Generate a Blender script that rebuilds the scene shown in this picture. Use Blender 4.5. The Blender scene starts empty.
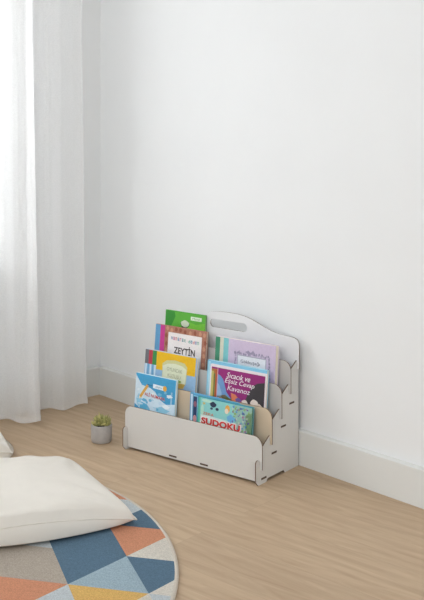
import bpy, bmesh, math, random
from mathutils import Vector, Matrix
random.seed(7)
S = bpy.context.scene
C = S.collection

# ---------------------------------------------------------------- camera
cam_d = bpy.data.cameras.new('camera'); cam = bpy.data.objects.new('camera', cam_d); C.objects.link(cam)
cam.location = (0, 0, 1.21); cam.rotation_euler = (math.pi/2, 0, 0)
cam_d.sensor_fit = 'HORIZONTAL'; cam_d.sensor_width = 36; cam_d.lens = 991/424*36
cam_d.shift_y = -183/424
cam_d.clip_start = .05
S.camera = cam
S.view_settings.view_transform = 'Standard'; S.view_settings.look = 'None'
S.view_settings.exposure = -0.08; S.view_settings.gamma = 1; S.view_settings.use_curve_mapping = False

# ---------------------------------------------------------------- materials
def lin(c):
    return tuple((x/255/12.92 if x/255 <= .04045 else ((x/255+.055)/1.055)**2.4) for x in c) + (1,)
def mat(name, rgb, rough=.6, noise=0, nscale=40, bump=0, bscale=200, spec=.3, stretch=None):
    m = bpy.data.materials.new(name); m.use_nodes = True
    nt = m.node_tree; b = nt.nodes['Principled BSDF']
    col = lin(rgb)
    b.inputs['Base Color'].default_value = col
    b.inputs['Roughness'].default_value = rough
    b.inputs['Specular IOR Level'].default_value = spec
    tc = nt.nodes.new('ShaderNodeTexCoord')
    if noise:
        n = nt.nodes.new('ShaderNodeTexNoise'); n.inputs['Scale'].default_value = nscale; n.inputs['Detail'].default_value = 4
        r = nt.nodes.new('ShaderNodeValToRGB')
        r.color_ramp.elements[0].position = .3; r.color_ramp.elements[1].position = .7
        r.color_ramp.elements[0].color = tuple(x*(1-noise) for x in col[:3])+(1,)
        r.color_ramp.elements[1].color = tuple(min(1, x*(1+noise)) for x in col[:3])+(1,)
        if stretch:
            mp = nt.nodes.new('ShaderNodeMapping'); mp.inputs['Scale'].default_value = stretch
            nt.links.new(tc.outputs['Object'], mp.inputs['Vector']); nt.links.new(mp.outputs[0], n.inputs['Vector'])
        else: nt.links.new(tc.outputs['Object'], n.inputs['Vector'])
        nt.links.new(n.outputs['Fac'], r.inputs[0]); nt.links.new(r.outputs[0], b.inputs['Base Color'])
    if bump:
        n2 = nt.nodes.new('ShaderNodeTexNoise'); n2.inputs['Scale'].default_value = bscale; n2.inputs['Detail'].default_value = 3
        bp = nt.nodes.new('ShaderNodeBump'); bp.inputs['Strength'].default_value = bump; bp.inputs['Distance'].default_value = .002
        nt.links.new(tc.outputs['Object'], n2.inputs['Vector'])
        nt.links.new(n2.outputs['Fac'], bp.inputs['Height']); nt.links.new(bp.outputs[0], b.inputs['Normal'])
    return m
_cc = {}
def ink(rgb):                                   # printed colour
    if rgb not in _cc: _cc[rgb] = mat('print_%02x%02x%02x' % rgb, rgb, .45, .04, 120)
    return _cc[rgb]

WALL = mat('wall_paint', (233, 234, 234), .85, .01, 3, .05, 300, .1)
TRIM = mat('trim_paint', (221, 221, 217), .5, .01, 3)
BOARD = mat('white_board', (214, 212, 208), .55, .012, 9)
PALE = mat('pale_board', (232, 232, 233), .6, .012, 9)
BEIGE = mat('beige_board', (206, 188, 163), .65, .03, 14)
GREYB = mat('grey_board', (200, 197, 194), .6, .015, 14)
BURN = mat('burnt_edge', (112, 90, 72), .8, .2, 90)
SLOT = mat('slot_edge', (84, 70, 60), .8, .15, 90)
PAPER = mat('paper_pages', (233, 226, 208), .9, .06, 900, stretch=(.02, 1, .02))
CUSH = mat('white_cotton', (229, 223, 213), .9, .012, 25, .35, 900, .1)
CONC = mat('grey_concrete', (176, 171, 167), .9, .06, 60, .4, 300, .2)
SOIL = mat('dark_soil', (52, 42, 36), 1, .4, 300, .8, 400)

def floor_mat():
    m = bpy.data.materials.new('oak_laminate'); m.use_nodes = True
    nt = m.node_tree; N = nt.nodes; L = nt.links; b = N['Principled BSDF']
    tc = N.new('ShaderNodeTexCoord'); rot = N.new('ShaderNodeMapping')
    # turns the boards so that local x runs along the planks
    rot.inputs['Rotation'].default_value = (0, 0, math.radians(-6))
    L.new(tc.outputs['Object'], rot.inputs['Vector'])
    br = N.new('ShaderNodeTexBrick'); br.inputs['Scale'].default_value = 1
    br.inputs['Brick Width'].default_value = 1.3; br.inputs['Row Height'].default_value = .19
    br.inputs['Mortar Size'].default_value = .0007; br.inputs['Mortar Smooth'].default_value = .3
    br.inputs['Color1'].default_value = (.44, .44, .44, 1); br.inputs['Color2'].default_value = (.56, .56, .56, 1); br.inputs['Mortar'].default_value = (.3, .3, .3, 1)
    br.offset = .37
    L.new(rot.outputs[0], br.inputs['Vector'])
    mp = N.new('ShaderNodeMapping'); mp.inputs['Scale'].default_value = (3.2, 24, 1); L.new(rot.outputs[0], mp.inputs['Vector'])
    off = N.new('ShaderNodeVectorMath'); off.operation = 'ADD'
    sc = N.new('ShaderNodeVectorMath'); sc.operation = 'SCALE'; sc.inputs['Scale'].default_value = 60
    L.new(br.outputs['Color'], sc.inputs[0]); L.new(mp.outputs[0], off.inputs[0]); L.new(sc.outputs[0], off.inputs[1])
    n = N.new('ShaderNodeTexNoise'); n.inputs['Scale'].default_value = 1; n.inputs['Detail'].default_value = 6; n.inputs['Roughness'].default_value = .6; n.inputs['Distortion'].default_value = 1.6
    L.new(off.outputs[0], n.inputs['Vector'])
    mp2 = N.new('ShaderNodeMapping'); mp2.inputs['Scale'].default_value = (1.0, 7, 1); L.new(rot.outputs[0], mp2.inputs['Vector'])
    off2 = N.new('ShaderNodeVectorMath'); off2.operation = 'ADD'; L.new(mp2.outputs[0], off2.inputs[0]); L.new(sc.outputs[0], off2.inputs[1])
    w = N.new('ShaderNodeTexWave'); w.wave_type = 'RINGS'; w.inputs['Scale'].default_value = 1.6; w.inputs['Distortion'].default_value = 5; w.inputs['Detail'].default_value = 3; w.inputs['Detail Scale'].default_value = .8
    L.new(off2.outputs[0], w.inputs['Vector'])
    r = N.new('ShaderNodeValToRGB')
    r.color_ramp.elements[0].position = .25; r.color_ramp.elements[1].position = .75
    r.color_ramp.elements[0].color = lin((176, 149, 120)); r.color_ramp.elements[1].color = lin((201, 176, 146))
    mix = N.new('ShaderNodeMath'); mix.operation = 'MULTIPLY_ADD'; mix.inputs[1].default_value = .10; 
    L.new(w.outputs['Fac'], mix.inputs[0])
    m2 = N.new('ShaderNodeMath'); m2.operation = 'MULTIPLY_ADD'; m2.inputs[1].default_value = .90; m2.inputs[2].default_value = .0
    L.new(n.outputs['Fac'], m2.inputs[0]); L.new(m2.outputs[0], mix.inputs[2])
    L.new(mix.outputs[0], r.inputs[0])
    mul = N.new('ShaderNodeMixRGB'); mul.blend_type = 'OVERLAY'; mul.inputs[0].default_value = .35
    L.new(r.outputs[0], mul.inputs[1]); L.new(br.outputs['Color'], mul.inputs[2])
    L.new(mul.outputs[0], b.inputs['Base Color'])
    b.inputs['Roughness'].default_value = .5; b.inputs['Specular IOR Level'].default_value = .3
    bp = N.new('ShaderNodeBump'); bp.inputs['Strength'].default_value = .12; bp.inputs['Distance'].default_value = .001
    L.new(n.outputs['Fac'], bp.inputs['Height']); L.new(bp.outputs[0], b.inputs['Normal'])
    return m
def sheer_mat():
    m = bpy.data.materials.new('sheer_voile'); m.use_nodes = True
    nt = m.node_tree; N = nt.nodes; L = nt.links; N.clear()
    o = N.new('ShaderNodeOutputMaterial'); d = N.new('ShaderNodeBsdfDiffuse'); t = N.new('ShaderNodeBsdfTranslucent'); tr = N.new('ShaderNodeBsdfTransparent')
    d.inputs[0].default_value = lin((250, 250, 250)); t.inputs[0].default_value = lin((252, 252, 252))
    a = N.new('ShaderNodeMixShader'); a.inputs[0].default_value = .32; L.new(d.outputs[0], a.inputs[1]); L.new(t.outputs[0], a.inputs[2])
    tc = N.new('ShaderNodeTexCoord'); mp = N.new('ShaderNodeMapping'); mp.inputs['Scale'].default_value = (260, 260, 260)
    L.new(tc.outputs['Object'], mp.inputs[0]); n = N.new('ShaderNodeTexNoise'); n.inputs['Scale'].default_value = 1
    L.new(mp.outputs[0], n.inputs['Vector'])
    mr = N.new('ShaderNodeMapRange'); mr.inputs['From Min'].default_value = .2; mr.inputs['From Max'].default_value = .8; mr.inputs['To Min'].default_value = .42; mr.inputs['To Max'].default_value = .50
    L.new(n.outputs['Fac'], mr.inputs['Value'])
    # woven cloth turns denser at a grazing angle
    lw = N.new('ShaderNodeLayerWeight'); lw.inputs['Blend'].default_value = .35
    mm = N.new('ShaderNodeMath'); mm.operation = 'MULTIPLY_ADD'; mm.inputs[1].default_value = -.15; L.new(lw.outputs['Facing'], mm.inputs[0]); L.new(mr.outputs[0], mm.inputs[2])
    cl = N.new('ShaderNodeClamp'); L.new(mm.outputs[0], cl.inputs[0])
    b = N.new('ShaderNodeMixShader'); L.new(cl.outputs[0], b.inputs[0]); L.new(a.outputs[0], b.inputs[1]); L.new(tr.outputs[0], b.inputs[2])
    L.new(b.outputs[0], o.inputs[0])
    return m
FLOOR = floor_mat(); SHEER = sheer_mat()

# ---------------------------------------------------------------- helpers
def link(o, parent=None):
    C.objects.link(o)
    if parent: o.parent = parent
    return o
def from_bm(name, bm, mats, parent=None, smooth=False):
    me = bpy.data.meshes.new(name); bm.normal_update(); bm.to_mesh(me); bm.free()
    for m in (mats if isinstance(mats, (list, tuple)) else [mats]): me.materials.append(m)
    if smooth:
        for p in me.polygons: p.use_smooth = True
    return link(bpy.data.objects.new(name, me), parent)
def box(bm, a, b, mi=0, M=None):
    v = [bm.verts.new((x, y, z)) for x in (a[0], b[0]) for y in (a[1], b[1]) for z in (a[2], b[2])]
    fs = []
    for q in ((0, 1, 3, 2), (4, 6, 7, 5), (0, 4, 5, 1), (2, 3, 7, 6), (0, 2, 6, 4), (1, 5, 7, 3)):
        f = bm.faces.new([v[i] for i in q]); f.material_index = mi; fs.append(f)
    if M is not None:
        for x in v: x.co = M @ x.co
    return v, fs
def bev(bm, off, seg=2):
    bmesh.ops.bevel(bm, geom=list(bm.edges), offset=off, segments=seg, affect='EDGES', clamp_overlap=True)
def tag(o, label=None, cat=None, group=None, kind=None):
    if label: o['label'] = label
    if cat: o['category'] = cat
    if group: o['group'] = group
    if kind: o['kind'] = kind
    return o
def empty(name, loc, rot=(0, 0, 0), label=None, cat=None, group=None):
    o = bpy.data.objects.new(name, None); o.empty_display_size = .05; C.objects.link(o); o.location = loc; o.rotation_euler = rot
    return tag(o, label, cat, group)
def plate(name, loops, t, place, mats, parent):
    """loops of 2-D points cut from sheet of thickness t; first material on the faces, second on the cut edge"""
    cu = bpy.data.curves.new(name, 'CURVE'); cu.dimensions = '2D'; cu.fill_mode = 'BOTH'; cu.extrude = t/2
    for lp in loops:
        sp = cu.splines.new('POLY'); sp.points.add(len(lp)-1)
        for p, q in zip(sp.points, lp): p.co = (q[0], q[1], 0, 1)
        sp.use_cyclic_u = True
    tmp = bpy.data.objects.new(name, cu); C.objects.link(tmp)
    bpy.context.view_layer.update()
    me = bpy.data.meshes.new_from_object(tmp.evaluated_get(bpy.context.evaluated_depsgraph_get()))
    C.objects.unlink(tmp); bpy.data.objects.remove(tmp); bpy.data.curves.remove(cu)
    me.name = name; me.materials.clear()
    for m in mats: me.materials.append(m)
    for p in me.polygons:
        p.material_index = 0 if abs(p.normal.z) > .7 else 1
        p.use_smooth = False
    me.transform(place); me.update()
    return link(bpy.data.objects.new(name, me), parent)
def arc(cx, cy, r, a0, a1, n=8):
    return [(cx+r*math.cos(math.radians(a0+(a1-a0)*i/n)), cy+r*math.sin(math.radians(a0+(a1-a0)*i/n))) for i in range(n+1)]
XZ = lambda y: Matrix(((1, 0, 0, 0), (0, 0, -1, y), (0, 1, 0, 0), (0, 0, 0, 1)))          # (a,b) -> x=a, z=b
YZ = lambda x: Matrix(((0, 0, 1, x), (1, 0, 0, 0), (0, 1, 0, 0), (0, 0, 0, 1)))           # (a,b) -> y=a, z=b
def text_mesh(name, body, width, height, place, m, parent, weight=0, spacing=1, shear=0):
    cu = bpy.data.curves.new(name, 'FONT'); cu.body = body; cu.align_x = 'CENTER'; cu.align_y = 'CENTER'; cu.offset = weight; cu.resolution_u = 3
    cu.space_character = spacing; cu.shear = shear
    tmp = bpy.data.objects.new(name, cu); C.objects.link(tmp); bpy.context.view_layer.update()
    me = bpy.data.meshes.new_from_object(tmp.evaluated_get(bpy.context.evaluated_depsgraph_get()))
    C.objects.unlink(tmp); bpy.data.objects.remove(tmp); bpy.data.curves.remove(cu)
    xs = [v.co.x for v in me.vertices]; ys = [v.co.y for v in me.vertices]
    sx = width/(max(xs)-min(xs)); sy = height/(max(ys)-min(ys)); cx = (max(xs)+min(xs))/2; cy = (max(ys)+min(ys))/2
    for v in me.vertices: v.co = place @ Vector(((v.co.x-cx)*sx, (v.co.y-cy)*sy, 0))
    me.name = name; me.materials.clear(); me.materials.append(m)
    return link(bpy.data.objects.new(name, me), parent)

# ---------------------------------------------------------------- the room
corner = Vector((-.4905, 4.321, 0))
dr = Vector((897, -991, 0)).normalized()          # along the right wall, towards the camera
dl = Vector((-991, -897, 0)).normalized()         # along the left wall
RM = Matrix.Translation(corner) @ Matrix(((dr.x, -dl.x, 0, 0), (dr.y, -dl.y, 0, 0), (0, 0, 1, 0), (0, 0, 0, 1)))
# room frame: x along the right wall, y negative along the left wall, z up
def room(name, boxes, m, kind='structure', bevel=0, parent=None):
    bm = bmesh.new()
    for a, b in boxes: box(bm, a, b)
    if bevel: bev(bm, bevel)
    o = from_bm(name, bm, m, parent)
    if not parent: o.matrix_world = RM
    if kind: o['kind'] = kind
    return o
T = .018                                           # baseboard thickness
W0, W1, Z0, Z1 = -2.0, -.47, .58, 2.15             # window opening in the left wall
room('floor', [((-.3, -3.8, -.1), (4.4, .3, 0))], FLOOR)
room('wall_right', [((-T-.12, T, 0), (4.4, T+.12, 2.6))], WALL)
room('wall_left', [((-T-.12, W1, 0), (-T, T, 2.6)), ((-T-.12, -3.8, 0), (-T, W0, 2.6)), ((-T-.12, W0, 0), (-T, W1, Z0)), ((-T-.12, W0, Z1), (-T, W1, 2.6))], WALL)
def baseboard(name, a, b, axis):
    prof = [(0, 0), (T, 0), (T, .123), (T*.9, .1255), (0, .1225-.0)] 
    # thick flat board with a softly rounded top lip
    prof = [(T, 0), (0, 0), (0, .117), (.002, .1195), (.005, .1205), (T, .1225)]
    bm = bmesh.new()
    ends = []
    for s in (a, b):
        ends.append([bm.verts.new((s, p, z) if axis == 'x' else (-p, s, z)) for p, z in prof])
    n = len(prof)
    for i in range(n):
        bm.faces.new((ends[0][i], ends[0][(i+1) % n], ends[1][(i+1) % n], ends[1][i]))
    bm.faces.new(ends[0]); bm.faces.new(list(reversed(ends[1])))
    bmesh.ops.recalc_face_normals(bm, faces=bm.faces)
    o = from_bm(name, bm, TRIM); o.matrix_world = RM; o['kind'] = 'structure'
baseboard('baseboard_right', 0, 4.4, 'x')
baseboard('baseboard_left', -3.8, 0, 'y')
xw = -T
fr = room('window_1', [((xw-.09, W0, Z0), (xw-.04, W0+.06, Z1)), ((xw-.09, W1-.06, Z0), (xw-.04, W1, Z1)), ((xw-.09, W0, Z0), (xw-.04, W1, Z0+.06)),
     ((xw-.09, W0, Z1-.06), (xw-.04, W1, Z1)), ((xw-.085, (W0+W1)/2-.035, Z0), (xw-.045, (W0+W1)/2+.035, Z1))], TRIM)
GL = bpy.data.materials.new('window_glass'); GL.use_nodes = True
_b = GL.node_tree.nodes['Principled BSDF']; _b.inputs['Transmission Weight'].default_value = 1; _b.inputs['Roughness'].default_value = 0; _b.inputs['IOR'].default_value = 1.05
for a, b in ((W0+.06, (W0+W1)/2-.035), ((W0+W1)/2+.035, W1-.06)):
    bm = bmesh.new(); box(bm, (xw-.068, a, Z0+.06), (xw-.062, b, Z1-.06)); from_bm('pane', bm, GL, fr)
bm = bmesh.new(); box(bm, (xw-.04, W0-.03, Z0-.025), (xw+.03, W1+.03, Z0)); bev(bm, .004); from_bm('window_sill', bm, TRIM, fr)

# ---------------------------------------------------------------- sheer curtain
def curtain():
    # plan of the hem (world), right-hand edge first
    pts = [(-.521, 4.151), (-.555, 4.128), (-.600, 4.075), (-.640, 4.070), (-.675, 4.072), (-.715, 4.068), (-.742, 4.04), (-.728, 3.985), (-.690, 3.945), (-.676, 3.912), (-.694, 3.892), (-.735, 3.893), (-.775, 3.905), (-.815, 3.93), (-.86, 3.93), (-.885, 3.88), (-.88, 3.82), (-.905, 3.785), (-.96, 3.80), (-1.01, 3.80), (-1.03, 3.74), (-1.02, 3.68), (-1.06, 3.63), (-1.12, 3.65), (-1.17, 3.63), (-1.18, 3.56), (-1.2, 3.5), (-1.26, 3.48), (-1.32, 3.48), (-1.35, 3.42), (-1.36, 3.36), (-1.42, 3.32), (-1.5, 3.32), (-1.54, 3.26), (-1.56, 3.2), (-1.63, 3.16), (-1.72, 3.14), (-1.78, 3.06), (-1.86, 3.0)]
    P = [Vector(p) for p in pts]
    def cr(t):
        i = min(int(t), len(P)-2); f = t-i
        a = P[max(i-1, 0)]; b = P[i]; c = P[i+1]; d = P[min(i+2, len(P)-1)]
        return .5*((2*b)+(c-a)*f+(2*a-5*b+4*c-d)*f*f+(3*b-a-3*c+d)*f**3)
    n = 380; rows = 46
    off = Vector((dl.x, dl.y)); nrm = Vector((dr.x, dr.y))
    bm = bmesh.new(); grid = []; hem = []
    for j in range(rows+1):
        z = .010+2.44*(j/rows)**1.25; k = j/rows; row = []
        for i in range(n+1):
            q = cr((len(P)-1)*i/n)
            # towards the rail the folds gather up evenly and stand closer to the wall
            d = (q-Vector((corner.x, corner.y))).dot(nrm); s = (q-Vector((corner.x, corner.y))).dot(off)
            d2 = .055+(d-.055)*(1-.45*k)
            s2 = s+.03*k*max(0, 1-s/1.2)
            rip = .0018*math.sin(i*.33+2.2*k)*(1-.3*k)+.0007*math.sin(i*.9+3*k)
            w = Vector((corner.x, corner.y))+off*s2+nrm*(max(d2, .018)+rip)
            zz = z+(.004*math.sin(i*.21) if j == 0 else 0)
            zz += .011*min(1, max(0, (s-.75)/.15))*(j < 3)      # further along the hem lies over the rug
            row.append(bm.verts.new((w.x, w.y, max(zz, .006))))
            if j == 0: hem.append((w.x, w.y, max(zz, .006)))
        grid.append(row)
    for j in range(rows):
        for i in range(n):
            bm.faces.new((grid[j][i], grid[j][i+1], grid[j+1][i+1], grid[j+1][i]))
    o = from_bm('sheer_curtain', bm, SHEER, smooth=True)
    tag(o, 'long white sheer curtain hanging in soft folds in front of the left wall', 'curtain')
    # doubled hem along the floor, sewn to the cloth
    bm = bmesh.new(); lo = []; hi = []
    for i in range(n+1):
        a = hem[i]; lo.append(bm.verts.new((a[0]+nrm.x*.0015, a[1]+nrm.y*.0015, a[2]+.0))); hi.append(bm.verts.new((a[0]+nrm.x*.0015, a[1]+nrm.y*.0015, a[2]+.022)))
    for i in range(n): bm.faces.new((lo[i], lo[i+1], hi[i+1], hi[i]))
    from_bm('hem', bm, SHEER, o, smooth=True)
    return o
curtain()

# ---------------------------------------------------------------- round rug
def rug():
    cx, cy, R, H = -1.009, 2.577, .915, .011
    cols = {'navy': (92, 116, 134), 'sky': (156, 175, 184), 'orange': (200, 140, 110), 'gold': (212, 172, 104), 'grey': (172, 161, 148), 'cream': (207, 200, 188), 'mist': (186, 192, 194)}
    names = list(cols)
    mats = [mat('wool_'+k, cols[k], 1, .2, 330, 1.0, 420, .05) for k in names]+[mat('rug_backing', (190, 180, 165), 1)]
    a1 = Vector((.211, -.050)); a2 = Vector((.137, .163)); G = Vector((-.370, 2.543))
    # (i, j, up) -> colour; up triangle = P, P+a1, P+a2 ; down triangle = P+a1, P+a1+a2, P+a2
    fixed = {(0, 0, 1): 'sky', (0, 0, 0): 'navy', (-1, 0, 0): 'navy', (-1, 1, 1): 'navy', (-1, 0, 1): 'grey', (-2, 0, 0): 'grey', (-2, 0, 1): 'cream',
             (-1, 1, 0): 'orange', (0, 1, 1): 'cream', (-1, 2, 1): 'navy', (-2, 2, 0): 'mist', (-2, 3, 1): 'orange',
             (1, -1, 0): 'mist', (0, -1, 0): 'gold', (0, -1, 1): 'mist', (-1, -1, 0): 'orange', (-2, 1, 0): 'navy'}
    pool = ['navy', 'sky', 'orange', 'gold', 'grey', 'cream', 'mist', 'sky', 'cream']
    rnd = random.Random(3)
    circ = [Vector((cx+R*math.cos(2*math.pi*k/120), cy+R*math.sin(2*math.pi*k/120))) for k in range(120)]
    def clip(poly):
        for k in range(120):
            p, q = circ[k], circ[(k+1) % 120]; e = q-p
            side = lambda v: e.x*(v.y-p.y)-e.y*(v.x-p.x)
            out = []
            for i in range(len(poly)):
                a, b = poly[i], poly[(i+1) % len(poly)]; sa, sb = side(a), side(b)
                if sa >= 0: out.append(a)
                if (sa >= 0) != (sb >= 0): out.append(a+(b-a)*(sa/(sa-sb)))
            poly = out
            if len(poly) < 3: return None
        return poly
    bm = bmesh.new()
    for i in range(-12, 12):
        for j in range(-12, 12):
            P = G+a1*i+a2*j
            for up, tri in ((1, [P, P+a1, P+a2]), (0, [P+a1, P+a1+a2, P+a2])):
                c = rnd.choice(pool); c = fixed.get((i, j, up), c)
                if (tri[0]-Vector((cx, cy))).length > R+.3: continue
                pl = clip(tri)
                if not pl: continue
                vs = [bm.verts.new((v.x-cx, v.y-cy, H)) for v in pl]
                try: f = bm.faces.new(vs)
                except ValueError: continue
                f.material_index = names.index(c)
    lo = [bm.verts.new((v.x-cx, v.y-cy, .001)) for v in circ]; hi = [bm.verts.new((v.x-cx, v.y-cy, H)) for v in circ]
    for k in range(120):
        f = bm.faces.new((lo[k], lo[(k+1) % 120], hi[(k+1) % 120], hi[k])); f.material_index = len(names)
    f = bm.faces.new(list(reversed(lo))); f.material_index = len(names)
    bmesh.ops.remove_doubles(bm, verts=bm.verts, dist=.0004)
    bmesh.ops.recalc_face_normals(bm, faces=bm.faces)
    for f in bm.faces:
        if abs(f.normal.z) > .9 and f.calc_center_median().z > .005 and f.normal.z < 0: f.normal_flip()
    o = from_bm('round_rug', bm, mats); o.location = (cx, cy, 0)
    tag(o, 'round wool rug patterned with navy, orange, gold and grey triangles, lying under the white cushion', 'rug')
    bm = bmesh.new(); rings = []
    for k in range(160):
        a = 2*math.pi*k/160; ring = []
        for q in range(8):
            b = 2*math.pi*q/8; rr = R+.001+.0065*math.cos(b)
            ring.append(bm.verts.new((rr*math.cos(a), rr*math.sin(a), .0065+.0062*math.sin(b))))
        rings.append(ring)
    for k in range(160):
        for q in range(8):
            bm.faces.new((rings[k][q], rings[(k+1) % 160][q], rings[(k+1) % 160][(q+1) % 8], rings[k][(q+1) % 8]))
    tag(from_bm('binding', bm, mat('rug_binding', (202, 192, 178), 1, .08, 300, .5), o, True), 'stitched cream binding round the edge')
rug()

# ---------------------------------------------------------------- cushions
def cushion(label, corners, seam_z, top_h, bot_z, base, group=None, seed=1):
    """corners: near, right, far, left (x, y, z)"""
    N_, R_, F_, L_ = [Vector(c) for c in corners]
    org = (N_+R_+F_+L_)/4; org.z = 0
    n = 64
    def P(u, v, side):
        p = (N_*(1-u)*(1-v)+R_*u*(1-v)+F_*u*v+L_*(1-u)*v)
        a, b = 2*u-1, 2*v-1
        # edges draw in between the pointed corners
        ctr = (N_+R_+F_+L_)/4
        ins = .055*((1-a*a)*abs(b)**3+(1-b*b)*abs(a)**3)
        p = p.lerp(ctr, ins*1.25)
        p.z += .013*((1-a*a)**.7*abs(b)**4+(1-b*b)**.7*abs(a)**4)
        e = max(0, (1-a*a))*max(0, (1-b*b))
        sh = e**.31
        edge = min(1-abs(a), 1-abs(b))
        wr = 0
        # creases that run in from the corners and from the seams
        for (ca, cb, ph) in ((-1, -1, .3), (1, -1, 1.1), (1, 1, 2.0), (-1, 1, .8)):
            dx, dy = a-ca, b-cb; r = math.hypot(dx, dy)+1e-6; th = math.atan2(dy, dx)
            wr += .0035*math.sin(th*13+ph+seed)*math.exp(-((r-.55)/.38)**2)
        wr += .0022*math.sin(a*17+3*math.sin(b*2+seed))*math.exp(-((1-abs(b))/.3)**2)
        wr += .005*math.sin(2.3*a+1.2+seed)*math.sin(2.9*b+.7)
        z0 = p.z
        if side > 0: z = z0+(top_h+wr*1.5)*sh
        else:
            q = min(1, sh*1.35); z = max(z0-(z0-bot_z+.012)*q, bot_z)
            g = (p-ctr); g.z = 0
            p = p+g.normalized()*(.050*math.sin(math.pi*q)*(1-abs(a*b)**2))
        return Vector((p.x, p.y, z))-org
    bm = bmesh.new(); top = [[bm.verts.new(P(i/n, j/n, 1)) for i in range(n+1)] for j in range(n+1)]
    bot = [[top[j][i] if i in (0, n) or j in (0, n) else bm.verts.new(P(i/n, j/n, -1)) for i in range(n+1)] for j in range(n+1)]
    for j in range(n):
        for i in range(n):
            bm.faces.new((top[j][i], top[j][i+1], top[j+1][i+1], top[j+1][i]))
            bm.faces.new((bot[j][i], bot[j+1][i], bot[j+1][i+1], bot[j][i+1]))
    o = from_bm('cushion', bm, CUSH, smooth=True); o.location = org
    tag(o, label, 'cushion', group)
    ring = [P(i/n, 0, 1) for i in range(n)]+[P(1, j/n, 1) for j in range(n)]+[P(1-i/n, 1, 1) for i in range(n)]+[P(0, 1-j/n, 1) for j in range(n)]
    bm = bmesh.new(); rs = []; m = len(ring)
    c0 = sum(ring, Vector())/m
    for k in range(m):
        p = ring[k]; tn = (ring[(k+1) % m]-ring[k-1]).normalized(); out = Vector((tn.y, -tn.x, 0)).normalized()
        if out.dot(p-c0) < 0: out = -out
        up = Vector((0, 0, 1)); r = .0021
        rs.append([bm.verts.new(p+out*(.0015+r*math.cos(t))+up*(r*math.sin(t))) for t in (0, 1.047, 2.094, 3.1416, 4.189, 5.236)])
    for k in range(m):
        for q in range(6): bm.faces.new((rs[k][q], rs[(k+1) % m][q], rs[(k+1) % m][(q+1) % 6], rs[k][(q+1) % 6]))
    from_bm('seam', bm, CUSH, o, True)
    return o
cushion('plump white square cushion lying on the round patterned rug', [(-.715, 2.690, .062), (-.222, 2.905, .030), (-.475, 3.35, .040), (-.96, 3.18, .05)], .04, .070, .0125, 0)
cushion('small white cushion at the far left, behind the plump square cushion', [(-.98, 3.29, .05), (-.697, 3.45, .040), (-.82, 3.70, .05), (-1.12, 3.56, .05)], .04, .075, .0125, 0, seed=4)

# ---------------------------------------------------------------- potted succulent
def plant():
    loc = (-.412, 3.695, 0)
    r_ = empty('potted_succulent', loc, label='small green succulent in a round grey concrete pot on the floor left of the bookshelf', cat='plant')
    R = .0395; H = .066
    prof = [(0, 0), (.031, 0), (.0355, .002), (.0378, .007), (R-.0008, .02), (R, H-.003), (R-.001, H-.0008), (R-.003, H), (R-.0055, H-.001), (R-.0065, H-.004), (R-.0065, H-.010), (0, H-.010)]
    def lathe(name, prof, m, parent, n=48):
        bm = bmesh.new(); rings = []
        for (r, z) in prof:
            rings.append([bm.verts.new((0, 0, z))] if r == 0 else [bm.verts.new((r*math.cos(2*math.pi*k/n), r*math.sin(2*math.pi*k/n), z)) for k in range(n)])
        for a, b in zip(rings, rings[1:]):
            for k in range(n):
                k2 = (k+1) % n
                if len(a) == 1: bm.faces.new((a[0], b[k2], b[k]))
                elif len(b) == 1: bm.faces.new((a[k], a[k2], b[0]))
                else: bm.faces.new((a[k], a[k2], b[k2], b[k]))
        return from_bm(name, bm, m, parent, True)
    lathe('pot', prof, CONC, r_)
    bm = bmesh.new(); n = 26
    rr = R-.0066
    g = {}
    for i in range(n+1):
        for k in range(n):
            if i == 0 and k: continue
            rad = rr*i/n; a = 2*math.pi*k/n
            g[i, k] = bm.verts.new((rad*math.cos(a), rad*math.sin(a), H-.0085+random.uniform(0, .0025)*(i < n)))
    for i in range(n):
        for k in range(n):
            k2 = (k+1) % n
            if i == 0: bm.faces.new((g[0, 0], g[1, k], g[1, k2]))
            else: bm.faces.new((g[i, k], g[i+1, k], g[i+1, k2], g[i, k2]))
    from_bm('soil', bm, SOIL, r_)
    GA = mat('succulent_green', (160, 158, 100), .5, .16, 60); GB = mat('succulent_pale', (196, 186, 124), .5, .14, 60)
    rnd = random.Random(5)
    bm = bmesh.new()
    def leaf(base, az, el, L, w, mi):
        d = Vector((math.cos(az)*math.cos(el), math.sin(az)*math.cos(el), math.sin(el)))
        side = Vector((-math.sin(az), math.cos(az), 0)); up = side.cross(d)*-1
        prof = [(0, .45), (.2, .75), (.45, 1), (.7, .85), (.88, .45), (1, .04)]
        rings = []
        for t, s in prof:
            c = base+d*(L*t)+Vector((0, 0, 1))*(L*.18*t*t)
            rings.append([bm.verts.new(c+side*(w*s*math.cos(a))+up*(w*.55*s*math.sin(a))) for a in [2*math.pi*q/8 for q in range(8)]])
        for a, b in zip(rings, rings[1:]):
            for q in range(8):
                f = bm.faces.new((a[q], a[(q+1) % 8], b[(q+1) % 8], b[q])); f.material_index = mi
        bm.faces.new(list(reversed(rings[0]))).material_index = mi; bm.faces.new(rings[-1]).material_index = mi
    for (bx, by, sc) in ((0, 0, 1), (-.019, -.006, .78), (.019, -.008, .80), (.008, .017, .8), (-.012, .014, .75)):
        for ring, (cnt, el, L) in enumerate(((6, .40, .030), (5, .78, .036), (3, 1.1, .040), (1, 1.45, .040))):
            for k in range(cnt):
                leaf(Vector((bx, by, H-.006)), 2*math.pi*(k+.5*ring)/cnt+rnd.uniform(-.2, .2), el+rnd.uniform(-.12, .12), L*sc*rnd.uniform(.85, 1.15), (.0088 if ring < 3 else .0075)*sc, rnd.random() < .45)
    from_bm('succulent', bm, [GA, GB], r_, True)
plant()

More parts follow.
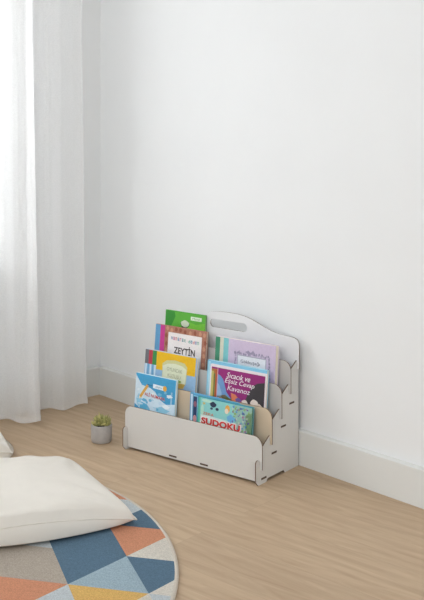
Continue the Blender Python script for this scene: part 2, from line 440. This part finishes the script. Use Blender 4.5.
# ---------------------------------------------------------------- bookshelf
ex = Vector((.7925, -.6102, 0)); ey = Vector((.6102, .7925, 0)); F0 = Vector((.150, 3.241, 0))
TH = math.atan2(ex.y, ex.x)
D = [.020, .078, .136, .192, .2445]; TOP = [.157, .236, .304, .373]; OB = [.049, .118, .190, .262, .336]
LOW = [.115, .190, .262, .337]; TIP = [.149, .224, .295, .367]; FZ = [.017, .085, .160, .227]
X0, X1, t_ = -.604, .004, .004
def shelf():
    r = empty('bookshelf', F0, (0, 0, TH), 'white four-tier stepped bookshelf with a cut-out handle, standing on the floor against the baseboard', 'bookshelf')
    # side panels
    h = t_/2+.0004
    pr = [(.0085, 0), (.055, 0), (.0635, .010), (.157, .010), (.1655, 0), (.250, 0), (.251, .002), (.251, OB[4]+.002), (D[4]+h, OB[4]+.002), (D[4]+h, OB[4]), (D[4]-h, OB[4])]
    for k in (3, 2, 1, 0):
        d1, d0 = D[k+1]-h, D[k]+h
        pr += [(d1, TIP[k]-.004), (d1-.0015, TIP[k]-.0008), (d1-.004, TIP[k]-.002), (d0+.006, LOW[k]+.004), (d0+.002, LOW[k]), (d0, LOW[k]-.004), (d0, OB[k]), (D[k]-h, OB[k])]
    f = D[0]-h
    pr += [(f, .074), (f-.001, .079)]+arc(.0055, .073, .0105, 50, 180, 8)+[(-.005, .070), (-.005, .014)]
    for x in (X0+.008, X1-.008-t_):
        plate('side_panel', [pr], t_, YZ(x+t_/2), (BOARD, BURN), r)
    # tier panels
    def pan(top, z0, ob, d, m, name):
        rad = .032
        q = 7
        lp = [(X1-.008-t_*0, z0)] if False else []
        lp = [(X0+.0125, z0), (X1-.0125, z0), (X1-.0125, ob), (X1, ob)]+arc(X1-rad, top-rad, rad, 0, 90)+arc(X0+rad, top-rad, rad, 90, 180)+[(X0, ob), (X0+.0125, ob)]
        return plate(name, [lp], t_, XZ(d), (m, BURN), r)
    pan(TOP[0], .008, OB[0], D[0], BOARD, 'front_panel')
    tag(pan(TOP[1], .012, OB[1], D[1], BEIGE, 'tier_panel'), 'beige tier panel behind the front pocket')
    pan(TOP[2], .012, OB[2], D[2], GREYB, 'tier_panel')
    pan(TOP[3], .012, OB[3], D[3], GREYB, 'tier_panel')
    half = [(-.0, .418), (-.0008, .4265), (-.004, .4335), (-.010, .439), (-.018, .4425), (-.030, .4445), (-.050, .4455), (-.076, .447), (-.095, .4495), (-.115, .454), (-.136, .4605), (-.158, .4685), (-.180, .477), (-.205, .4855), (-.232, .4920), (-.262, .4955)]
    mid = (X0+X1)/2
    right = [(X1+s, z) for s, z in half]; left = [(2*mid-x, z) for x, z in reversed(right)]
    lp = [(X0+.0125, .012), (X1-.0125, .012), (X1-.0125, OB[4]), (X1, OB[4])]+right+[(mid, .4965)]+left+[(X0, OB[4]), (X0+.0125, OB[4])]
    hx = .084
    hole = arc(mid-hx+.015, .4505, .015, 90, 270, 10)+arc(mid+hx-.015, .4505, .015, -90, 90, 10)
    tag(plate('back_panel', [lp, hole], t_, XZ(D[4]), (PALE, BURN), r), 'tall back panel with an arched top and cut-out handle')
    for k in range(4):
        bm = bmesh.new(); box(bm, (X0+.0125, D[k]+.0021, FZ[k]-.002), (X1-.0125, D[k+1]-.0021, FZ[k]+.002))
        from_bm('shelf_board', bm, BOARD, r)
    # burnt slots with the ends of the joining tabs in them
    for k, dc in enumerate((.040, .101, .157, .209)):
        for xs, sg in ((X1-.008, 1), (X0+.008, -1)):
            bm = bmesh.new()
            a, b = sorted((xs-sg*.001, xs+sg*.0006)); box(bm, (a, dc-.015, FZ[k]-.0032), (b, dc+.015, FZ[k]+.0032), 0)
            a, b = sorted((xs, xs+sg*.0010)); box(bm, (a, dc-.010, FZ[k]-.0012), (b, dc+.006, FZ[k]+.0012), 1)
            from_bm('joining_tab', bm, [SLOT, BURN], r)
    for s in (-.377, -.238):
        bm = bmesh.new(); y = D[0]-.002
        box(bm, (s-.017, y-.0006, FZ[0]-.0028), (s+.017, y+.001, FZ[0]+.0028), 0); box(bm, (s-.010, y-.001, FZ[0]-.0010), (s+.008, y, FZ[0]+.0010), 1)
        from_bm('joining_tab', bm, [SLOT, BURN], r)
shelf()

# ---------------------------------------------------------------- books
class Art:
    def __init__(s): s.bm = bmesh.new(); s.m = []
    def mi(s, c):
        k = ink(c)
        if k not in s.m: s.m.append(k)
        return s.m.index(k)
    def poly(s, pts, c, ly=1):
        f = s.bm.faces.new([s.bm.verts.new((x, -.00022*ly, z)) for x, z in pts])
        f.normal_update()
        if f.normal.y > 0: f.normal_flip()
        f.material_index = s.mi(c)
    def rect(s, x0, z0, x1, z1, c, ly=1): s.poly([(x0, z0), (x1, z0), (x1, z1), (x0, z1)], c, ly)
    def ell(s, cx, cz, rx, rz, c, ly=2, n=20, wob=0, seed=0):
        s.poly([(cx+rx*(1+wob*math.sin(5*a+seed))*math.cos(a), cz+rz*(1+wob*math.cos(4*a+seed))*math.sin(a)) for a in [2*math.pi*k/n for k in range(n)]], c, ly)
def book(label, s0, w, h, t, tier, yb, yt, cover, art=None, texts=(), edge=None, pages=PAPER, group=None):
    lean = math.atan2(yt-yb, h)
    zf = FZ[tier]+.0022
    loc = F0+ex*s0+ey*yb; loc.z = zf+t*math.sin(lean)*0
    r = empty('picture_book', loc, (0, 0, 0), label, 'book', group)
    r.rotation_euler = (Matrix.Rotation(TH, 3, 'Z') @ Matrix.Rotation(-lean, 3, 'X')).to_euler()
    # lift so that the lowest (rear) edge rests on the board
    r.location.z += t*math.sin(lean)
    c = .0012 if t < .01 else .0020
    bm = bmesh.new()
    box(bm, (0, 0, 0), (w, c, h), 0); box(bm, (0, t-c, 0), (w, t, h), 0); box(bm, (0, c, 0), (c, t-c, h), 0)
    bev(bm, .0004, 1)
    from_bm('cover', bm, cover, r)
    bm = bmesh.new(); box(bm, (c, c, .002), (w-.002, t-c, h-.0015)); from_bm('pages', bm, pages, r)
    if art:
        a = Art(); art(a, w, h); from_bm('cover_picture', a.bm, a.m, r)
    for (body, cx, cz, tw, th_, col, wt, ly, rot) in texts:
        pl = Matrix.Translation((cx, -.00022*ly, h+cz)) @ Matrix.Rotation(math.pi/2, 4, 'X') @ Matrix.Rotation(math.radians(rot), 4, 'Z')
        text_mesh('cover_title', body, tw, th_, pl, ink(col), r, wt, shear=.25 if ly == 10 and wt < .02 else 0)
    return r

G4 = 'picture books standing in the stepped shelf'
def art_green(a, w, h):
    a.rect(.002, .002, w-.002, h-.002, (98, 182, 66))
    a.poly([(.002, h-.002), (.002, h-.10), (.03, h-.06), (.05, h-.02), (.045, h-.002)], (60, 148, 56), 2)
    a.poly([(.1, h-.03), (.15, h-.04), (w-.002, h-.03), (w-.002, h-.1), (.1, h-.09)], (124, 200, 70), 2)
    a.rect(.124, h-.026, .176, h-.012, (226, 240, 214), 3)
    a.ell(.098, h-.043, .022, .014, (60, 84, 52), 3, wob=.05); a.ell(.098, h-.042, .020, .0125, (214, 222, 200), 4, wob=.06)
    a.poly([(.075, h-.062), (.085, h-.053), (.12, h-.058), (.122, h-.062), (.1, h-.061)], (48, 62, 44), 4)
book('green picture book on the top tier, topmost of all the books in the shelf', -.5912, .194, .246, .007, 3, .212, .233, mat('cover_green', (84, 168, 60), .4), art_green, [('Masal', .15, -.019, .034, .007, (120, 160, 110), .0, 5, 0)], group=G4)
def art_zey(a, w, h):
    a.rect(.0, 0, .024, h-.0005, (100, 158, 200)); a.rect(.024, 0, .046, h-.0005, (198, 62, 142))
    a.rect(.046, 0, w, h-.0005, (172, 118, 98))
    rnd = random.Random(2)
    for i in range(9):
        for j in range(9):
            x = .056+i*.0225+rnd.uniform(-.003, .003); z = h-.012-j*.026+rnd.uniform(-.004, .004)
            a.ell(x, z, .007, .0085, ((148, 88, 68), (196, 146, 118))[rnd.random() < .5], 2, 8, .15, i)
    a.rect(.064, .02, .223, h-.022, (238, 232, 230), 3)
zt = []
for k, (ch, c) in enumerate(zip('Hamarat dedem', [(90, 120, 170), (200, 110, 150), (214, 120, 120), (110, 160, 190), (210, 130, 160), (90, 150, 160), (100, 170, 150), None, (90, 180, 160), (80, 150, 180), (220, 130, 130), (130, 140, 190), (110, 180, 160)])):
    if c: zt.append((ch, .083+k*.0103, -.042-.0003*k, .0080, .012, c, .015, 5, 0))
zt.append(('ZEYTİN', .145, -.080, .100, .032, (76, 66, 60), .022, 5, 0))
book('brown picture book titled ZEYTİN, in front of the green book', -.5912, .2432, .268, .011, 2, .150, .176, mat('cover_brown', (176, 124, 104), .4), art_zey, zt, group=G4)
def art_yel(a, w, h):
    a.rect(.0, 0, w, h-.0005, (150, 186, 220))
    for k in range(5): a.rect(.004+k*.011, 0, .010+k*.011, h-.052, ((214, 230, 240), (104, 166, 206))[k % 2], 2)
    a.rect(0, h-.052, .018, h-.0005, (110, 112, 118), 2); a.rect(.018, h-.052, .036, h-.0005, (184, 62, 78), 2); a.rect(.036, h-.052, .056, h-.0005, (62, 138, 78), 2)
    a.rect(.056, h-.066, w-.004, h-.0005, (232, 184, 34), 2)
    a.poly([(.088, h-.10), (.200, h-.10), (.203, h-.040), (.19, h-.027), (.145, h-.022), (.105, h-.027), (.086, h-.040)], (206, 204, 150), 3)
    a.poly([(.090, h-.10), (.198, h-.10), (.2, h-.048), (.18, h-.038), (.145, h-.034), (.112, h-.038), (.088, h-.048)], (222, 226, 200), 4)
    a.poly([(.090, h-.10), (.198, h-.10), (.190, h-.116), (.145, h-.121), (.100, h-.116)], (214, 178, 92), 4)
    a.ell(.165, h-.094, .014, .005, (150, 176, 90), 5)
book('light blue and yellow picture book with a cream label, behind the sky-blue book', -.5912, .244, .259, .014, 1, .090, .118, mat('cover_lightblue', (200, 214, 228), .4), art_yel,
     [('OYUNCAK', .145, -.057, .072, .013, (158, 166, 130), .0, 6, -2), ('KUTUSU', .145, -.079, .062, .012, (170, 170, 140), .0, 6, -2)], group=G4)
def art_blue(a, w, h):
    a.rect(0, 0, w-.003, h-.0005, (72, 160, 206))
    a.poly([(0, h-.006), (.03, h-.04), (.07, h-.045), (.095, h-.055), (.12, h-.08), (.15, h-.092), (w-.003, h-.085), (w-.003, .03), (.1, .09), (.05, .1), (.02, .13), (0, .14)], (208, 226, 238), 2)
    a.poly([(.03, h-.10), (.06, h-.105), (.1, h-.15), (.17, h-.16), (.17, h-.24), (.04, h-.24), (.02, h-.14)], (96, 178, 214), 3)
    a.ell(.13, h-.115, .035, .010, (150, 204, 226), 4, wob=.2); a.ell(.07, h-.135, .03, .008, (190, 222, 236), 5, wob=.2); a.ell(.02, h-.095, .012, .02, (150, 204, 228), 4, wob=.2)
    a.ell(.15, h-.10, .018, .007, (236, 244, 248), 5, wob=.2)
    rnd = random.Random(4)
    for k in range(34):
        u = rnd.uniform(.006, w-.022); z = h-rnd.uniform(.05, .2)
        a.ell(u, z, rnd.uniform(.004, .014), rnd.uniform(.002, .006), rnd.choice([(196, 220, 236), (226, 238, 244), (120, 186, 216), (170, 208, 228), (104, 178, 214)]), 4+(k % 9)*.1, 10, .25, k)
    for k in range(2): a.poly([(.175-.004*k, h-.045), (.1765-.004*k, h-.045), (.1765-.004*k, h-.2), (.175-.004*k, h-.2)], (216, 234, 242), 5)
    a.poly([(.022, h-.08), (.031, h-.086), (.064, h-.040), (.055, h-.034)], (218, 168, 84), 5)
    a.poly([(.022, h-.08), (.031, h-.086), (.022, h-.092)], (240, 214, 170), 6)
    a.poly([(.085, h-.028), (.14, h-.030), (.14, h-.045), (.085, h-.043)], (226, 240, 246), 5); a.ell(.141, h-.037, .009, .0095, (224, 170, 72), 6)
    a.poly([(.055, h-.033), (.085, h-.035), (.085, h-.037), (.055, h-.036)], (60, 110, 160), 5)
    a.ell(.075, h-.148, .013, .012, (232, 190, 60), 6)
book('sky-blue picture book with clouds and an orange pencil, leftmost in the front pocket', -.591, .193, .250, .009, 0, .042, .0655, mat('cover_sky', (206, 232, 242), .4), art_blue,
     [('ALİ NUMARA', .096, -.070, .098, .016, (196, 92, 96), .02, 7, -3), ('okuma', .112, -.0365, .030, .007, (90, 130, 160), 0, 7, -2)], group=G4)
def art_lav(a, w, h):
    a.rect(0, 0, .020, h-.0005, (70, 140, 110)); a.rect(.020, 0, .036, h-.0005, (212, 214, 196)); a.rect(.036, 0, .058, h-.0005, (130, 200, 204)); a.rect(.058, 0, w, h-.0005, (206, 190, 214))
    rnd = random.Random(9)
    for k in range(26):
        f = k/25
        for (x, z) in ((.088+f*.146, h-.043), (.090, h-.05-f*.14), (.236, h-.05-f*.14)):
            a.ell(x+rnd.uniform(-.003, .003), z+rnd.uniform(-.004, .004), .0038, .0042, ((150, 142, 168), (176, 166, 190))[k % 2], 2, 7, .2, k)
    a.rect(.098, h-.20, .222, h-.050, (170, 172, 186), 3); a.rect(.101, h-.197, .219, h-.053, (228, 230, 236), 4)
    a.poly([(.13, h-.038), (.145, h-.031), (.155, h-.038), (.165, h-.028), (.175, h-.04), (.15, h-.044)], (160, 150, 176), 3)
book('thick lavender picture book with green and turquoise bands, behind the purple book', -.299, .259, .261, .022, 2, .146, .166, mat('cover_lavender', (206, 192, 214), .4), art_lav, [('Gökkuşağı', .155, -.072, .082, .015, (116, 116, 130), .01, 6, 0)], group=G4)
def art_teal(a, w, h):
    a.rect(0, 0, w, h-.0005, (134, 196, 224)); a.rect(.004, .004, .014, h-.004, (168, 214, 232), 2)
book('plain light blue book showing only its left and top edges behind the purple picture book', -.299, .255, .262, .013, 1, .094, .119, mat('cover_aqua', (150, 208, 230), .4), art_teal, group=G4)
def art_pur(a, w, h):
    a.rect(0, 0, w, h-.0005, (232, 222, 226)); a.rect(.006, .006, w-.006, h-.008, (150, 46, 118), 2)
    a.rect(.006, .006, .032, h-.014, (176, 120, 66), 3); a.rect(.006, .02, .016, h-.022, (196, 186, 110), 4); a.rect(.018, .03, .023, h-.03, (92, 128, 72), 4); a.rect(.024, .03, .030, h-.016, (180, 84, 56), 4)
    a.rect(.032, .006, .035, h-.01, (214, 160, 176), 4)
    a.poly([(.035, .006), (.035, h-.030), (.046, h-.034), (.058, h-.044), (.066, h-.062), (.075, h-.085), (.09, h-.1), (.12, h-.12), (.12, .006)], (112, 152, 200), 4)
    a.poly([(.035, .02), (.035, h-.06), (.042, h-.065), (.055, h-.09), (.06, .02)], (150, 184, 216), 5)
    a.poly([(.035, .006), (.035, h-.105), (.07, h-.095), (.09, h-.105), (.13, h-.10), (.15, h-.125), (w-.006, h-.12), (w-.006, .006)], (112, 104, 82), 5)
    a.poly([(.155, h-.105), (.17, h-.07), (.185, h-.048), (.205, h-.036), (w-.006, h-.03), (w-.006, h-.13), (.15, h-.13)], (66, 62, 66), 6)
    a.poly([(.095, h-.085), (.115, h-.088), (.135, h-.105), (.15, h-.13), (.12, h-.135), (.1, h-.11)], (222, 128, 96), 7)
    a.ell(.128, h-.105, .012, .008, (112, 92, 160), 8, wob=.1); a.ell(.14, h-.115, .009, .007, (200, 70, 90), 8)
    for (x, z, r, c) in ((.155, -.110, .013, (226, 214, 206)), (.195, -.105, .016, (232, 220, 210)), (.212, -.118, .018, (224, 208, 192)), (.178, -.125, .013, (214, 170, 122)), (.225, -.135, .012, (240, 232, 224)), (.08, -.112, .012, (92, 110, 60)), (.052, -.118, .014, (178, 142, 92)), (.2, -.115, .006, (150, 98, 60)), (.165, -.138, .016, (196, 130, 84))):
        a.ell(x if x+r < w-.006 else w-.006-r, h+z, r, r*.85, c, 8 if c != (150, 98, 60) else 9, wob=.05, seed=x*90)
book('purple picture book with white lettering over dark hills, behind the SUDOKU book', -.277, .240, .253, .009, 1, .083, .107, mat('cover_white', (232, 224, 228), .4), art_pur,
     [('Sıcacık ve', .124, -.027, .100, .019, (246, 236, 242), .004, 10, -1), ('Eşsiz Cevap', .130, -.049, .126, .021, (246, 236, 242), .004, 10, -1), ('Kavanoz', .128, -.070, .098, .017, (240, 226, 236), .004, 10, -1)], group=G4)
def art_sb(a, w, h):
    a.rect(0, 0, w, h-.0005, (96, 160, 204)); a.rect(.004, .004, w-.004, h-.005, (206, 226, 240), 2)
def art_sm(a, w, h):
    a.rect(0, 0, w, h-.0005, (84, 158, 198)); a.rect(.003, .003, w-.003, h-.005, (132, 190, 216), 2); a.rect(.004, .05, .020, h-.009, (52, 70, 108), 3)
    a.ell(.012, h-.035, .007, .01, (150, 100, 120), 4); a.ell(.012, h-.085, .008, .012, (210, 150, 150), 4)
book('pale blue framed puzzle book, rearmost of the three beside the SUDOKU cover', -.339, .150, .2185, .006, 0, .058, .0695, mat('cover_azure', (110, 176, 214), .4), art_sb, group=G4)
book('blue puzzle book with a navy panel, sandwiched directly behind the SUDOKU cover', -.322, .200, .2185, .006, 0, .050, .0625, mat('cover_cerulean', (96, 172, 212), .4), art_sm, group=G4)
def art_sud(a, w, h):
    a.rect(0, 0, w, h-.0005, (60, 150, 168)); a.rect(.004, .004, w-.003, h-.004, (140, 206, 204), 2)
    a.rect(.004, .004, .012, h-.004, (96, 186, 160), 3)
    a.ell(.04, h-.012, .022, .005, (186, 222, 206), 3); a.ell(.028, h-.022, .006, .004, (206, 190, 120), 4); a.ell(.022, h-.045, .007, .018, (178, 220, 200), 3)
    a.ell(.068, h-.020, .014, .009, (48, 58, 82), 4, wob=.08); a.ell(.086, h-.033, .007, .005, (48, 58, 82), 4); a.ell(.062, h-.034, .006, .004, (58, 80, 100), 4)
    a.ell(.13, h-.024, .010, .013, (232, 176, 84), 5); a.ell(.127, h-.032, .008, .009, (236, 216, 196), 6)
    a.ell(.145, h-.055, .016, .014, (110, 176, 220), 3, wob=.1); a.poly([(.155, h-.005), (w-.004, h-.005), (w-.004, .02), (.19, .02), (.17, h-.08)], (150, 190, 178), 3)
    rnd = random.Random(11)
    for k in range(70):
        u = .152+rnd.random()**.9*.068; z = h-.01-rnd.random()*.1
        c = rnd.choice([(120, 110, 170), (176, 110, 150), (96, 150, 196), (140, 180, 110), (84, 110, 160), (190, 206, 190), (150, 90, 130)])
        a.ell(u, z, rnd.uniform(.002, .005), rnd.uniform(.002, .005), c, 4+k % 4, 7, .2, k)
    a.poly([(w-.03, h-.03), (w-.006, h-.02), (w-.006, .03), (w-.03, .03)], (158, 196, 110), 3)
    a.rect(w-.004, 0, w, h-.0005, (62, 110, 88), 8)
    a.poly([(.016, h-.060), (.2, h-.066), (.2, h-.12), (.016, h-.112)], (206, 226, 222), 3)
book('teal puzzle book titled SUDOKU in big red letters, front of the pocket at right', -.292, .237, .2185, .006, 0, .034, .0545, mat('cover_tealgreen', (84, 160, 178), .4), art_sud,
     [('SUDOKU', .104, -.080, .176, .028, (240, 226, 222), .07, 8, 0), ('SUDOKU', .104, -.080, .166, .022, (206, 60, 56), .045, 10, 0), ('ZEKA', .050, -.055, .048, .009, (206, 120, 90), .02, 9, 0)], group=G4)

# ---------------------------------------------------------------- light
w = bpy.data.worlds.new('daylight'); S.world = w; w.use_nodes = True
nt = w.node_tree; bg = nt.nodes['Background']
tc = nt.nodes.new('ShaderNodeTexCoord'); sp = nt.nodes.new('ShaderNodeSeparateXYZ'); rp = nt.nodes.new('ShaderNodeValToRGB')
nt.links.new(tc.outputs['Generated'], sp.inputs[0]); 
mr = nt.nodes.new('ShaderNodeMapRange'); mr.inputs['From Min'].default_value = -1; nt.links.new(sp.outputs['Z'], mr.inputs['Value'])
nt.links.new(mr.outputs[0], rp.inputs[0])
rp.color_ramp.elements[0].position = .45; rp.color_ramp.elements[0].color = (.45, .44, .43, 1)
rp.color_ramp.elements[1].position = .56; rp.color_ramp.elements[1].color = (.955, .975, .985, 1)
e_ = rp.color_ramp.elements.new(.72); e_.color = (.955, .975, .985, 1)
e_ = rp.color_ramp.elements.new(.9); e_.color = (.42, .44, .46, 1)
nt.links.new(rp.outputs[0], bg.inputs[0]); bg.inputs[1].default_value = 1.15
def area(name, loc, aim, sx, sy, power, col):
    l = bpy.data.lights.new(name, 'AREA'); l.shape = 'RECTANGLE'; l.size = sx; l.size_y = sy; l.energy = power; l.color = col
    o = bpy.data.objects.new(name, l); C.objects.link(o); o.location = loc
    o.rotation_euler = (Vector(aim)-Vector(loc)).to_track_quat('-Z', 'Y').to_euler()
    return o
wc = RM @ Vector((-.45, (W0+W1)/2, (Z0+Z1)/2)); wi = RM @ Vector((1.2, (W0+W1)/2+.2, 1.0))
area('window_daylight', wc, wi, 1.5, 1.5, 64, (.95, .98, 1))

# added soft fill lamp behind the viewer, brightens the upper wall; no window there
area('rear_soft_fill', RM @ Vector((2.9, -3.6, 2.35)), RM @ Vector((.9, .2, 1.75)), 1.8, 1.0, 34, (.97, .985, 1))
